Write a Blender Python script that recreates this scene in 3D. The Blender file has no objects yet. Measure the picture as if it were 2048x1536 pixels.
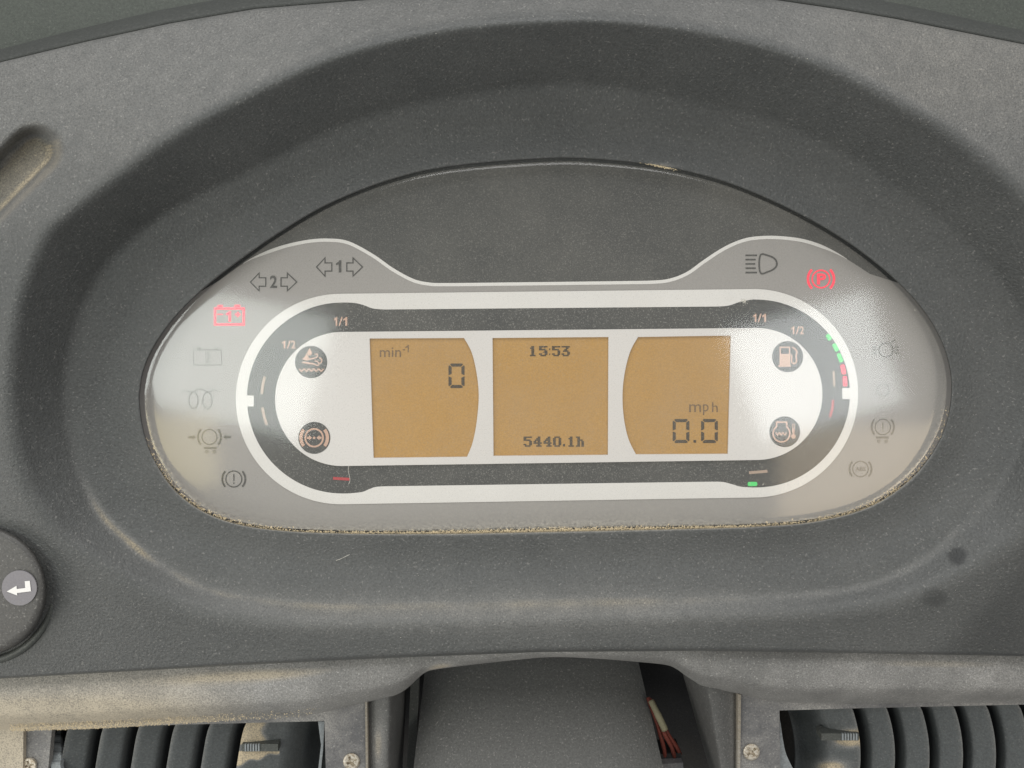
import bpy, math, random
import numpy as np
from mathutils import Vector, Matrix
from mathutils.geometry import tessellate_polygon

# ------------------------------------------------------------------ camera, world, light
sc = bpy.context.scene
col = sc.collection
RAD = math.radians
TILT = Matrix.Rotation(RAD(45), 4, 'X')          # the dash face leans back 45 degrees; everything is laid out on that face

F = 1547.0                                       # focal length in photograph pixels (2048 wide)
D = 0.309                                        # metres from lens to the instrument face
ALPHA = RAD(7.5)
CAMR = Matrix.Rotation(-ALPHA, 3, 'X') @ Matrix.Rotation(RAD(-0.8), 3, 'Z')
CAMP = Vector((0, math.sin(ALPHA) * D, math.cos(ALPHA) * D))
cd = bpy.data.cameras.new('camera'); cam = bpy.data.objects.new('camera', cd); col.objects.link(cam)
cd.sensor_width = 36; cd.lens = 36 * F / 2048; cd.clip_start = 0.01; cd.clip_end = 50
cam.matrix_world = TILT @ Matrix.Translation(CAMP) @ CAMR.to_4x4()
sc.camera = cam

w = bpy.data.worlds.new('World'); sc.world = w; w.use_nodes = True
w.node_tree.nodes['Background'].inputs[0].default_value = (0.97, 0.985, 1.0, 1)
w.node_tree.nodes['Background'].inputs[1].default_value = 0.35
sc.view_settings.view_transform = 'Standard'; sc.view_settings.look = 'None'
sc.view_settings.exposure = 0.0; sc.view_settings.gamma = 1

_R = np.array(CAMR); _C = np.array(CAMP)
def P(px, py, z):
    """photograph pixel + height above the dash face (metres) -> point on that height"""
    px = np.asarray(px, float); py = np.asarray(py, float); z = np.asarray(z, float)
    px, py, z = np.broadcast_arrays(px, py, z)
    d = np.stack([(px - 1024) / F, -(py - 768) / F, -np.ones_like(px)], -1) @ _R.T
    t = (z - _C[2]) / d[..., 2]
    return _C + d * t[..., None]

def lamp(name, loc, aim, sx, sy, radiance, color, roll=0):
    ld = bpy.data.lights.new(name, 'AREA'); ld.shape = 'RECTANGLE'; ld.size = sx; ld.size_y = sy
    ld.energy = radiance * math.pi * sx * sy; ld.color = color
    o = bpy.data.objects.new(name, ld); col.objects.link(o)
    q = (Vector(aim) - Vector(loc)).to_track_quat('-Z', 'Y').to_matrix().to_4x4()
    o.matrix_world = TILT @ Matrix.Translation(loc) @ q @ Matrix.Rotation(RAD(roll), 4, 'Z')
    return o

def window_lamp(name, px, py, wpx, hpx, radiance, color, roll=0, h=0.7):
    """cab window, placed where the flat instrument lens mirrors it at this pixel"""
    x = P(px, py, 0.0); d = x - _C; d[2] = -d[2]
    k = 1 + h / (-(x - _C)[2])
    c = x + d * (h / d[2]); s = D / F * k
    return lamp(name, tuple(c), (c[0], c[1], 0), wpx * s, hpx * s, radiance, color, roll)

lamp('windscreen_light', (0.0, 0.86, 0.62), (0, 0, 0), 1.5, 0.7, 4.1, (1.0, 0.995, 0.985))
lamp('door_window_light', (-1.0, -0.42, 0.50), (0, -0.05, 0), 0.7, 0.5, 4.6, (1.0, 0.97, 0.91))
window_lamp('side_window_light', 330, 680, 580, 290, 8.5, (0.94, 1.0, 0.96), -16)
window_lamp('side_window_light', 1655, 730, 310, 270, 9.0, (0.95, 1.0, 1.0), 18)
window_lamp('side_window_light', 1790, 1010, 450, 310, 3.6, (1.0, 0.78, 0.52), 0)
window_lamp('side_window_light', 270, 920, 280, 170, 4.2, (1.0, 0.83, 0.42), 0)

# ------------------------------------------------------------------ helpers
rnd = random.Random(7)
MMU = 0.001

def smooth(pts, n=8, closed=False):
    p = [np.array(a, float) for a in pts]; N = len(p); out = []
    rng = range(N if closed else N - 1)
    for i in rng:
        if closed: a, b, c, d = p[i - 1], p[i], p[(i + 1) % N], p[(i + 2) % N]
        else: a, b, c, d = p[max(i - 1, 0)], p[i], p[i + 1], p[min(i + 2, N - 1)]
        for k in range(n):
            t = k / n
            out.append(.5 * ((2 * b) + (c - a) * t + (2 * a - 5 * b + 4 * c - d) * t * t + (3 * b - a - 3 * c + d) * t ** 3))
    if not closed: out.append(p[-1])
    return [tuple(q) for q in out]

def arc(cx, cy, r, a0, a1, n=24, ry=None):
    ry = ry or r
    return [(cx + r * math.cos(RAD(a0 + (a1 - a0) * i / n)), cy + ry * math.sin(RAD(a0 + (a1 - a0) * i / n))) for i in range(n + 1)]

def circle(cx, cy, r, n=32): return arc(cx, cy, r, 0, 360, n)[:-1]
def rect(x0, y0, x1, y1): return [(x0, y0), (x1, y0), (x1, y1), (x0, y1)]

def stroke(pts, wd, closed=False):
    p = [np.array(a, float) for a in pts]; N = len(p)
    ws = wd if isinstance(wd, (list, np.ndarray)) else [wd] * N
    L, R = [], []
    for i in range(N):
        if closed: a, b = p[i] - p[i - 1], p[(i + 1) % N] - p[i]
        else: a, b = p[i] - p[max(i - 1, 0)], p[min(i + 1, N - 1)] - p[i]
        if np.hypot(*a) < 1e-6: a = b
        if np.hypot(*b) < 1e-6: b = a
        a = a / np.hypot(*a); b = b / np.hypot(*b)
        na, nb = np.array((-a[1], a[0])), np.array((-b[1], b[0]))
        m = na + nb; m = m / max(np.hypot(*m), 1e-6)
        k = 1 / max(m @ na, .45)
        L.append(tuple(p[i] + m * k * ws[i] / 2)); R.append(tuple(p[i] - m * k * ws[i] / 2))
    return [L, R] if closed else [L + R[::-1]]

_acc = {}
def link(name, me, parent):
    o = bpy.data.objects.new(name, me); col.objects.link(o)
    if parent is not None:
        o.parent = parent
        o.location = -_acc[parent.name]; _acc[o.name] = Vector((0, 0, 0))
    else: _acc[o.name] = Vector((0, 0, 0))
    return o

def thing(name, label, cat, loc, group=None):
    o = bpy.data.objects.new(name, None); col.objects.link(o); o.empty_display_size = .02
    o.location = loc; _acc[o.name] = Vector(loc)
    return tag(o, label, cat, group)

def tag(o, label, cat=None, group=None, kind=None):
    o['label'] = label
    if cat: o['category'] = cat
    if group: o['group'] = group
    if kind: o['kind'] = kind
    return o

class MB:
    def __init__(s): s.v = []; s.f = []; s.att = {}
    def shape(s, loops, z, th=0.0):
        """flat outline (with holes) in photograph pixels at height z, extruded down by th"""
        loops = [l for l in loops]
        pts3 = [[Vector(q) for q in P([a[0] for a in l], [a[1] for a in l], z)] for l in loops]
        flat = [q for l in pts3 for q in l]; b = len(s.v)
        tri = tessellate_polygon([[Vector((q.x, q.y, 0)) for q in l] for l in pts3])
        s.v += [tuple(q) for q in flat]
        for t in tri:
            a, c, d = (flat[i] for i in t)
            up = (c.x - a.x) * (d.y - a.y) - (c.y - a.y) * (d.x - a.x)
            s.f.append(tuple(b + i for i in (t if up > 0 else t[::-1])))
        if th:
            n = len(flat); s.v += [(q.x, q.y, q.z - th) for q in flat]
            o = b
            for l in pts3:
                m = len(l)
                for i in range(m):
                    j = (i + 1) % m
                    s.f.append((o + i, o + j, o + j + n, o + i + n))
                o += m
        return s
    def text(s, txt, box, z, bold=0.0, shear=0.0):
        cu = bpy.data.curves.new('t', 'FONT'); cu.body = txt; cu.offset = bold; cu.resolution_u = 4; cu.shear = shear
        o = bpy.data.objects.new('t', cu); col.objects.link(o)
        dg = bpy.context.evaluated_depsgraph_get(); dg.update()
        me = bpy.data.meshes.new_from_object(o.evaluated_get(dg))
        v = np.array([q.co[:2] for q in me.vertices]); mn = v.min(0); mx = v.max(0); u = (v - mn) / (mx - mn)
        pts = P(box[0] + u[:, 0] * (box[2] - box[0]), box[3] - u[:, 1] * (box[3] - box[1]), z)
        b = len(s.v); s.v += [tuple(q) for q in pts]
        s.f += [tuple(b + i for i in p.vertices) for p in me.polygons]
        bpy.data.objects.remove(o); bpy.data.curves.remove(cu); bpy.data.meshes.remove(me)
        return s
    def grid(s, X, closed=False):
        """X: rows x cols x 3"""
        r, c, _ = X.shape; b = len(s.v)
        s.v += [tuple(q) for q in X.reshape(-1, 3)]
        for i in range(r - 1):
            for j in range(c if closed else c - 1):
                k = (j + 1) % c
                s.f.append((b + i * c + j, b + i * c + k, b + (i + 1) * c + k, b + (i + 1) * c + j))
        return s
    def tube(s, pts, r, n=10, cap=True):
        pts = [Vector(p) for p in pts]; rs = r if isinstance(r, list) else [r] * len(pts); rows = []
        for i, p in enumerate(pts):
            t = (pts[min(i + 1, len(pts) - 1)] - pts[max(i - 1, 0)]).normalized()
            a = t.orthogonal().normalized() if i == 0 else (a - t * a.dot(t)).normalized()
            bb = t.cross(a)
            rows.append([tuple(p + (a * math.cos(k * 2 * math.pi / n) + bb * math.sin(k * 2 * math.pi / n)) * rs[i]) for k in range(n)])
        b = len(s.v); s.grid(np.array(rows), True)
        if cap:
            s.f.append(tuple(b + k for k in range(n))[::-1]); e = b + (len(pts) - 1) * n
            s.f.append(tuple(e + k for k in range(n)))
        return s
    def build(s, name, mat, parent=None, smooth_=False, sharp=None):
        me = bpy.data.meshes.new(name); me.from_pydata(s.v, [], s.f); me.materials.append(mat)
        for k, val in s.att.items():
            a = me.attributes.new(k, 'FLOAT', 'POINT'); a.data.foreach_set('value', np.asarray(val, np.float32))
        if smooth_: me.polygons.foreach_set('use_smooth', [True] * len(me.polygons))
        me.update()
        if smooth_ and sharp: me.set_sharp_from_angle(angle=RAD(sharp))
        return link(name, me, parent)

# ------------------------------------------------------------------ materials
def _new(name):
    m = bpy.data.materials.new(name); m.use_nodes = True
    nt = m.node_tree; b = nt.nodes['Principled BSDF']
    return m, nt, b
def _n(nt, t, **kw):
    n = nt.nodes.new(t)
    for k, v in kw.items(): setattr(n, k, v)
    return n
def _math(nt, op, a, b=None, clamp=False):
    n = _n(nt, 'ShaderNodeMath', operation=op); n.use_clamp = clamp
    for i, v in enumerate((a, b)):
        if v is None: continue
        if isinstance(v, (int, float)): n.inputs[i].default_value = v
        else: nt.links.new(v, n.inputs[i])
    return n.outputs[0]
def _noise(nt, vec, scale, detail=2, rough=.5):
    n = _n(nt, 'ShaderNodeTexNoise'); n.inputs['Scale'].default_value = scale
    n.inputs['Detail'].default_value = detail; n.inputs['Roughness'].default_value = rough
    nt.links.new(vec, n.inputs['Vector']); return n.outputs[0]
def _ramp(nt, fac, a, b):
    n = _n(nt, 'ShaderNodeMapRange'); n.inputs[1].default_value = a; n.inputs[2].default_value = b
    nt.links.new(fac, n.inputs[0]); return n.outputs[0]
def _mix(nt, f, a, b):
    n = _n(nt, 'ShaderNodeMix', data_type='RGBA')
    for s, v in ((0, f), (6, a), (7, b)):
        if isinstance(v, (tuple, float, int)): n.inputs[s].default_value = v if not isinstance(v, tuple) else (*v, 1)
        else: nt.links.new(v, n.inputs[s])
    return n.outputs[2]

def plastic(name, base, rough=.5, dustcol=(.40, .33, .22), film=.10, speck=.25, grain=1000, bump=.25, patch=.0, stain=False, spec=.4):
    m, nt, b = _new(name)
    co = _n(nt, 'ShaderNodeTexCoord').outputs['Object']
    fine = _noise(nt, co, grain, 3, .6); fine2 = _noise(nt, co, grain * 1.7, 2, .6)
    big = _noise(nt, co, 38, 4, .6); mid = _noise(nt, co, 160, 3, .6)
    at = _n(nt, 'ShaderNodeAttribute', attribute_name='dust').outputs['Fac']
    # dust: thin even film + patches + gathered in corners and light painted on hood, slot, trim (attribute), broken up by grain
    d = _math(nt, 'MULTIPLY', at, _math(nt, 'ADD', .45, _math(nt, 'MULTIPLY', mid, 1.1)))
    d = _math(nt, 'ADD', d, _math(nt, 'MULTIPLY', _ramp(nt, big, .38, .68), patch))
    d = _math(nt, 'ADD', d, film)
    d = _math(nt, 'MULTIPLY', d, _math(nt, 'ADD', .35, _math(nt, 'MULTIPLY', _ramp(nt, fine2, .27, .76), 1.3)))
    sp = _math(nt, 'MULTIPLY', _ramp(nt, _noise(nt, co, grain * 1.1, 1), .63, .76), speck)
    d = _math(nt, 'ADD', d, sp)
    if stain:
        st = _n(nt, 'ShaderNodeAttribute', attribute_name='stain').outputs['Fac']
        d = _math(nt, 'MULTIPLY', d, _math(nt, 'SUBTRACT', 1.0, st))
        stn = st
    d = _math(nt, 'MULTIPLY', d, 1.0, True)
    bc = _mix(nt, _ramp(nt, fine, .3, .7), tuple(c * .74 for c in base), tuple(c * 1.26 for c in base))
    bc = _mix(nt, _math(nt, 'MULTIPLY', _ramp(nt, _noise(nt, co, 14, 5, .7), .42, .70), .22), bc, tuple(c * .55 for c in base))
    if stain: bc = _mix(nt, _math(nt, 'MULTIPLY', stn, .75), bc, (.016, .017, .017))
    dc = _mix(nt, _ramp(nt, at, .20, .46), tuple(sum(dustcol) / 3 * .8 + c * .2 for c in dustcol), dustcol)
    nt.links.new(_mix(nt, d, bc, dc), b.inputs['Base Color'])
    r = _n(nt, 'ShaderNodeMapRange'); nt.links.new(d, r.inputs[0]); nt.links.new(_math(nt, 'ADD', rough - .12, _math(nt, 'MULTIPLY', big, .24)), r.inputs[3]); r.inputs[4].default_value = .95
    nt.links.new(r.outputs[0], b.inputs['Roughness']); b.inputs['Specular IOR Level'].default_value = spec
    bp = _n(nt, 'ShaderNodeBump'); bp.inputs['Strength'].default_value = bump; bp.inputs['Distance'].default_value = .0005
    h = _math(nt, 'ADD', fine, _math(nt, 'MULTIPLY', d, .6))
    nt.links.new(h, bp.inputs['Height']); nt.links.new(bp.outputs[0], b.inputs['Normal'])
    return m

def printed(name, base, rough=.6, speck=0.0, var=.06):
    m, nt, b = _new(name)
    co = _n(nt, 'ShaderNodeTexCoord').outputs['Object']
    n = _noise(nt, co, 1500, 2, .6)
    c = _mix(nt, _ramp(nt, n, .3, .7), tuple(x * (1 - var) for x in base), tuple(min(1, x * (1 + var)) for x in base))
    if speck:
        c = _mix(nt, _math(nt, 'MULTIPLY', _ramp(nt, _noise(nt, co, 1700, 2, .7), .55, .74), speck), c, (.42, .41, .38))
    nt.links.new(c, b.inputs['Base Color']); b.inputs['Roughness'].default_value = rough
    b.inputs['Specular IOR Level'].default_value = .25
    return m

def glow(name, base, emit, strength):
    m, nt, b = _new(name)
    b.inputs['Base Color'].default_value = (*base, 1); b.inputs['Emission Color'].default_value = (*emit, 1)
    b.inputs['Emission Strength'].default_value = strength; b.inputs['Roughness'].default_value = .5
    return m

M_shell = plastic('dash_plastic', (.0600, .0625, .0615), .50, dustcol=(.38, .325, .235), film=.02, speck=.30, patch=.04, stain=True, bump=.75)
M_ledge = plastic('ledge_plastic', (.040, .047, .038), .6, film=.02, speck=.1)
M_strip = plastic('crest_strip', (.038, .041, .038), .7, film=.02, speck=.1)
M_trim = plastic('trim_plastic', (.085, .085, .082), .6, dustcol=(.44, .385, .30), film=.24, speck=.5, patch=.25, bump=.5)
M_pillar = plastic('pillar_plastic', (.058, .058, .056), .6, dustcol=(.38, .33, .25), film=.07, speck=.4, patch=.08, bump=.5)
M_seam = plastic('seam_dirt', (.16, .13, .085), .9, dustcol=(.40, .33, .22), film=.3, speck=.3, patch=.3)
M_cover = plastic('column_plastic', (.078, .078, .074), .6, film=.07, speck=.4, bump=.5)
M_knob = plastic('knob_plastic', (.058, .056, .053), .5, film=.04, speck=.4)
M_collar = plastic('collar_plastic', (.045, .05, .045), .5, film=.06, speck=.2)
M_plate = plastic('plate_plastic', (.085, .085, .09), .55, film=.10, speck=.4, patch=.55, bump=.3)
M_blade = plastic('blade_plastic', (.055, .062, .064), .5, dustcol=(.46, .38, .26), film=.05, speck=.12, bump=.12)
M_dark = plastic('dark_plastic', (.018, .018, .018), .7, film=.02, speck=.05)
M_bluegrey = plastic('liner_plastic', (.20, .22, .23), .4, film=.1, speck=.1, bump=.1)
M_base = printed('face_dark', (.056, .058, .058), speck=.26)
M_grey = printed('face_grey', (.30, .285, .275), var=.05, speck=.12)
M_ring = printed('face_ring', (.052, .054, .055), speck=.46)
M_white = printed('face_white', (.69, .67, .65), var=.02)
M_silver = printed('face_silver', (.64, .615, .60), rough=.45, var=.02)
M_lcd = printed('lcd_amber', (.43, .245, .072), rough=.5, speck=.16, var=.12)
_nt = M_lcd.node_tree; _pb = _nt.nodes['Principled BSDF']; _src = _pb.inputs['Base Color'].links[0].from_socket
_lo = _ramp(_nt, _noise(_nt, _n(_nt, 'ShaderNodeTexCoord').outputs['Object'], 45, 4, .6), .35, .70)
_nt.links.new(_mix(_nt, _math(_nt, 'MULTIPLY', _lo, .35), _src, (.36, .215, .085)), _pb.inputs['Base Color'])
M_lcdtxt = printed('lcd_ink', (.06, .045, .03), var=.5)
M_lcdtxt2 = printed('lcd_ink_light', (.16, .10, .05), var=.4)
M_icon = printed('icon_dark', (.055, .055, .055), var=.5)
M_icon2 = printed('icon_faint', (.135, .132, .12), var=.3)
M_peach = printed('icon_peach', (.54, .35, .27), var=.08)
M_tan = printed('tick_tan', (.40, .30, .24))
M_redpaint = printed('tick_red', (.42, .05, .06))
M_red = glow('lamp_red', (.5, .03, .06), (1, .015, .05), .85)
M_green = glow('lamp_green', (.05, .4, .1), (.05, .70, .16), .45)
M_labeldisc = printed('label_disc', (.19, .18, .19))
M_metal, _nt, _b = _new('screw_metal'); _b.inputs['Metallic'].default_value = .7; _b.inputs['Roughness'].default_value = .55
_c = _noise(_nt, _n(_nt, 'ShaderNodeTexCoord').outputs['Object'], 900, 3)
_nt.links.new(_mix(_nt, _ramp(_nt, _c, .35, .65), (.68, .64, .56), (.36, .30, .22)), _b.inputs['Base Color'])
M_wire = printed('wire_red', (.13, .032, .022)); M_sleeve = printed('sleeve_cream', (.17, .155, .10)); M_conn = printed('connector', (.02, .02, .02))
M_crumb = printed('dust_crumb', (.50, .41, .27), rough=.95, var=.25)
M_flake = printed('pale_flake', (.45, .43, .38), rough=.9, var=.2)

# instrument lens: clear dusty plastic
M_lens = bpy.data.materials.new('lens_plastic'); M_lens.use_nodes = True
nt = M_lens.node_tree; nt.nodes.clear()
out = _n(nt, 'ShaderNodeOutputMaterial'); tr = _n(nt, 'ShaderNodeBsdfTransparent'); gl = _n(nt, 'ShaderNodeBsdfGlossy'); df = _n(nt, 'ShaderNodeBsdfDiffuse')
co = _n(nt, 'ShaderNodeTexCoord').outputs['Object']
tr.inputs[0].default_value = (.97, .97, .96, 1)
gl.inputs['Roughness'].default_value = .10; df.inputs[0].default_value = (.50, .47, .41, 1)
fr = _n(nt, 'ShaderNodeFresnel'); fr.inputs[0].default_value = 1.5
m1 = _n(nt, 'ShaderNodeMixShader'); m2 = _n(nt, 'ShaderNodeMixShader')
at = _n(nt, 'ShaderNodeAttribute', attribute_name='dust').outputs['Fac']
dd = _math(nt, 'MULTIPLY', _ramp(nt, _noise(nt, co, 1900, 3, .75), .54, .80), .28)
smear = _ramp(nt, _noise(nt, co, 22, 5, .65), .40, .75)
dd = _math(nt, 'ADD', dd, _math(nt, 'ADD', .050, _math(nt, 'MULTIPLY', smear, .07)))
dd = _math(nt, 'ADD', dd, _math(nt, 'MULTIPLY', at, _ramp(nt, _noise(nt, co, 900, 3, .7), .30, .65)))
dd = _math(nt, 'MULTIPLY', dd, 1.0, True)
nt.links.new(dd, m1.inputs[0]); nt.links.new(tr.outputs[0], m1.inputs[1]); nt.links.new(df.outputs[0], m1.inputs[2])
nt.links.new(fr.outputs[0], m2.inputs[0]); nt.links.new(m1.outputs[0], m2.inputs[1]); nt.links.new(gl.outputs[0], m2.inputs[2])
nt.links.new(m2.outputs[0], out.inputs[0])

# ------------------------------------------------------------------ dashboard shell (hood, recess, edge)
CX, CY = 1090., 700.
ss = lambda x, a, b: (lambda t: t * t * (3 - 2 * t))(np.clip((x - a) / (b - a), 0, 1))
A_ = [(1090,318),(1200,320),(1330,335),(1450,365),(1560,410),(1660,463),(1740,518),(1810,580),(1862,645),(1892,710),(1902,775),(1892,845),(1862,908),(1812,965),(1735,1014),(1630,1042),(1500,1053),(1300,1058),(1100,1062),(900,1066),(700,1066),(560,1060),(470,1046),(400,1018),(345,973),(305,910),(285,845),(281,780),(298,715),(340,648),(400,585),(475,525),(560,466),(660,408),(780,361),(900,334)]
B_ = [(1120,168),(1260,180),(1400,208),(1540,241),(1660,293),(1758,351),(1855,420),(1953,505),(2012,580),(2048,660),(2062,760),(2052,840),(2024,920),(1985,990),(1917,1060),(1849,1119),(1767,1160),(1685,1181),(1548,1194),(1300,1202),(1100,1206),(900,1210),(640,1212),(500,1196),(443,1187),(378,1163),(312,1124),(260,1085),(208,1035),(175,980),(145,900),(132,820),(133,740),(152,650),(190,565),(239,500),(342,420),(513,335),(700,246),(900,195)]
L_ = [(1120,43),(1260,47),(1400,65),(1540,98),(1677,148),(1823,225),(1921,286),(2048,394),(2110,480),(2150,600),(2165,740),(2150,860),(2105,970),(2048,1061),(1999,1097),(1944,1132),(1860,1175),(1750,1210),(1600,1228),(1300,1236),(1100,1238),(900,1242),(640,1246),(480,1238),(380,1215),(290,1178),(208,1134),(156,1100),(117,1069),(78,1017),(52,973),(28,890),(18,800),(22,700),(40,590),(85,478),(130,433),(205,376),(342,277),(513,185),(700,106),(900,60)]
O_ = [(1090,-12),(900,-8),(700,4),(513,19),(342,48),(171,85),(0,126),(-180,190),(-320,330),(-370,700),(-350,1100),(-300,1374),(0,1356),(223,1343),(445,1330),(760,1314),(1081,1301),(1400,1299),(1653,1303),(2048,1311),(2330,1325),(2420,1000),(2420,700),(2370,300),(2250,150),(2048,90),(1921,65),(1790,39),(1677,20),(1540,0),(1300,-10)]
NA = 1080
ANG = np.linspace(-math.pi, math.pi, NA, endpoint=False)
def polar(pts, sm=True):
    q = np.array(smooth(pts, 24, True)) if sm else np.array(pts, float)
    if not sm:
        q = np.concatenate([np.linspace(q[i], q[(i + 1) % len(q)], 60, endpoint=False) for i in range(len(q))])
    a = np.arctan2(q[:, 1] - CY, q[:, 0] - CX); r = np.hypot(q[:, 0] - CX, q[:, 1] - CY); o = np.argsort(a)
    return np.interp(ANG, a[o], r[o], period=2 * math.pi)
rA, rB, rL, rO = polar(A_), polar(B_), polar(L_), polar(O_, False)
ca, sa = np.cos(ANG), np.sin(ANG)
def byang(ctrl):
    """ctrl: [(image angle in degrees, value)] -> periodic smooth"""
    a = np.array([RAD(c[0]) for c in ctrl]); v = np.array([c[1] for c in ctrl], float)
    x = np.interp(ANG, a, v, period=2 * math.pi)
    k = np.hanning(141); k /= k.sum()
    return np.convolve(np.concatenate([x[-70:], x, x[:70]]), k, 'valid')
up = np.clip(-sa, 0, 1)
zB = byang([(-90, 7), (0, 6), (90, 6.5), (180, 6)])
zL = byang([(-90, 42), (-150, 38), (-175, 31), (165, 23), (150, 14), (135, 11), (90, 10.5), (45, 11), (25, 17), (5, 24), (-20, 30)])
zO = byang([(-90, 33), (-145, 17), (180, 14), (150, 10), (90, 9), (30, 10), (0, 13), (-30, 15)])
rows = []          # key rows: (radius, z mm, corner rounding in px-ish units)
keys = [(rA, np.full(NA, -9.), 0), (rA + 1.5, np.full(NA, 1.6), 5), (rA * .60 + rB * .40, zB * .12 - .3, 45), (rB, zB, 15), (rL, zL, 18 + 12 * (1 - up)),
        (rL * .55 + rO * .45, zL * .5 + zO * .5 + 1.5 * up, 40), (rO, zO, 9 + 10 * up), (rO + 3, zO - 9, 4), (rO + 4, zO - 40, 0)]
K = [np.stack([k[0], k[1] * 5 + 0 * k[0]], -1) for k in keys]
def emit(a, b, n, end=False):
    for i in range(n): rows.append(a + (b - a) * (i / n))
cur = K[0]
nseg = [4, 10, 16, 16, 44, 44, 8, 6]
for i in range(1, len(K) - 1):
    p, q, r = K[i - 1], K[i], K[i + 1]
    l1 = np.hypot(*(q - p).T)[:, None]; l2 = np.hypot(*(r - q).T)[:, None]
    c = np.asarray(keys[i][2]) * np.ones(NA); d = np.minimum(np.minimum(c[:, None], l1 * .48), l2 * .48)
    s, e = q + (p - q) / np.maximum(l1, 1e-6) * d, q + (r - q) / np.maximum(l2, 1e-6) * d
    emit(cur, s, nseg[i - 1])
    for t in np.linspace(0, 1, 9)[:-1]: rows.append((1 - t) ** 2 * s + 2 * t * (1 - t) * q + t * t * e)
    cur = e
emit(cur, K[-1], 5); rows.append(K[-1])
G = np.stack(rows)                                # rows x NA x (radius, z*5)
PX = CX + G[..., 0] * ca; PY = CY + G[..., 0] * sa; ZZ = G[..., 1] / 5
# slot moulded into the hood on the left
def slot(px, py):
    a = np.array((70., 303.)); u = np.array((-.70, .714))
    t = np.clip((px - a[0]) * u[0] + (py - a[1]) * u[1], 0, 500)
    return np.hypot(px - a[0] - t * u[0], py - a[1] - t * u[1])
ds = slot(PX, PY)
ZZ = ZZ - 13 * (1 - ss(ds, 30, 58)) * (ZZ > 12)
sideS = (PX - 70) * .714 + (PY - 303) * .70
dB = np.abs(G[..., 0] - rB); low = ss(PY, 900, 1120)
leftlow = ss(-PX, -520, -200)
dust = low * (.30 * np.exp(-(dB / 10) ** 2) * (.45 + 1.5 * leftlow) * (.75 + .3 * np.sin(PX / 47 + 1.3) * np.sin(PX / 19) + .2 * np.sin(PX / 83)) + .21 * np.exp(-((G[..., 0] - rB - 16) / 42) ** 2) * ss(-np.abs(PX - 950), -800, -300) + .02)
dust += ss(PY, 850, 1000) * .55 * np.exp(-((G[..., 0] - rA) / 4.0) ** 2)
dust += .60 * np.exp(-((ds - 30) / 3.5) ** 2) * ss(sideS, 4, 14) + .26 * (1 - ss(ds, 24, 33)) + .22 * np.exp(-((ds - 46) / 10) ** 2) * ss(sideS, 4, 14)  # slot dust; the last term paints the light caught by the lower bevel
dust += .20 * ss(G[..., 0] - rL, 4, 30) * ss(-PY, -640, -150) * (.75 + .25 * ss(np.abs(PX - 1090), 200, 700) + .20 * ss(PX, 1400, 1900))  # hood above the lip lightened: windscreen light painted in with a thin dust film
dust += .35 * np.exp(-(np.hypot((PX - 1320) / 30, (PY - 331) / 4)) ** 2)
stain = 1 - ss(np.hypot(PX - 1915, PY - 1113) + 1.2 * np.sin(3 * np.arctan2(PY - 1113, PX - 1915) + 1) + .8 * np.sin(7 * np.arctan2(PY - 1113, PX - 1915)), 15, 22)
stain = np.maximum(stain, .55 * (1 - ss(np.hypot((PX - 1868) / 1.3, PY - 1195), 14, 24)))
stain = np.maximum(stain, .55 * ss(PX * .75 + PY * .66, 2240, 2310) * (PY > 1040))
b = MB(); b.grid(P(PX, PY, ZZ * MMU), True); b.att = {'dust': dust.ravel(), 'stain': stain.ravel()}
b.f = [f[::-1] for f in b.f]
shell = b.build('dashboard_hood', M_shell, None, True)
tag(shell, 'dark grey grained plastic dashboard hood with a deep oval recess around the display', 'dashboard')

# dark strip behind the crest of the hood
tops = np.where(sa < -.12)[0]
b = MB(); b.grid(np.array([P(CX + (rO + o)[tops] * ca[tops], CY + (rO + o)[tops] * sa[tops], (zO[tops] + dz) * MMU) for o, dz in ((-6, -7), (4, -5), (14, -6.5), (26, -10), (36, -15), (40, -30))]))
b.f = [f[::-1] for f in b.f]
b.build('crest_strip', M_strip, shell, True)
# ledge between the hood and the windscreen
b = MB(); gx = np.linspace(-700, 2750, 90); gy = np.linspace(230, -420, 24)
X, Y = np.meshgrid(gx, gy); b.grid(P(X, Y, -.016 + .006 * np.sin(Y / 120)))
ledge = b.build('dashboard_ledge', M_ledge, None, True)
tag(ledge, 'dark greenish plastic ledge behind the top edge of the dashboard hood', 'ledge')

# ------------------------------------------------------------------ instrument cluster
cl = thing('instrument_cluster', 'oval instrument display with three amber screens under a dusty clear lens', 'display', tuple(P(1090, 700, -.008)))
ZF = -.0060
face = [(CX + (r + 14) * c, CY + (r + 14) * s) for r, c, s in zip(rA[::6], ca[::6], sa[::6])]
MB().shape([face], ZF, .002).build('face_plate', M_base, cl)
LN = smooth([(440,560),(486,527.5),(518,511),(567,493.5),(615,483),(656,480.3),(696,485.5),(744,510.5),(785,539),(825,560.5),(857,568),(890,569.3),(1000,568.3),(1240,565.5),(1312,564),(1345,559),(1377,545.7),(1409,522.7),(1450,496.5),(1490,480),(1530,475),(1571,476.3),(1611,482.5),(1652,496.5),(1688,514.7),(1740,548)], 8)
def rA_at(x, y): return np.interp(math.atan2(y - CY, x - CX), ANG, rA, period=2 * math.pi)
lowp = [(CX + (r + 2 - 11 * ss(s, .1, .7)) * c, CY + (r + 2 - 11 * ss(s, .1, .7)) * s) for r, c, s, a in zip(rA[::4], ca[::4], sa[::4], ANG[::4])]  # bottom inset bares dark base, standing in for the shaded lens edge
lowp = [p for p in lowp if p[1] > 600 or (p[0] < 420 and p[1] > 574) or (p[0] > 1775 and p[1] > 566)]
lowp.sort(key=lambda p: (math.atan2(p[1] - CY, p[0] - CX) + math.pi / 2) % (2 * math.pi))
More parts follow.
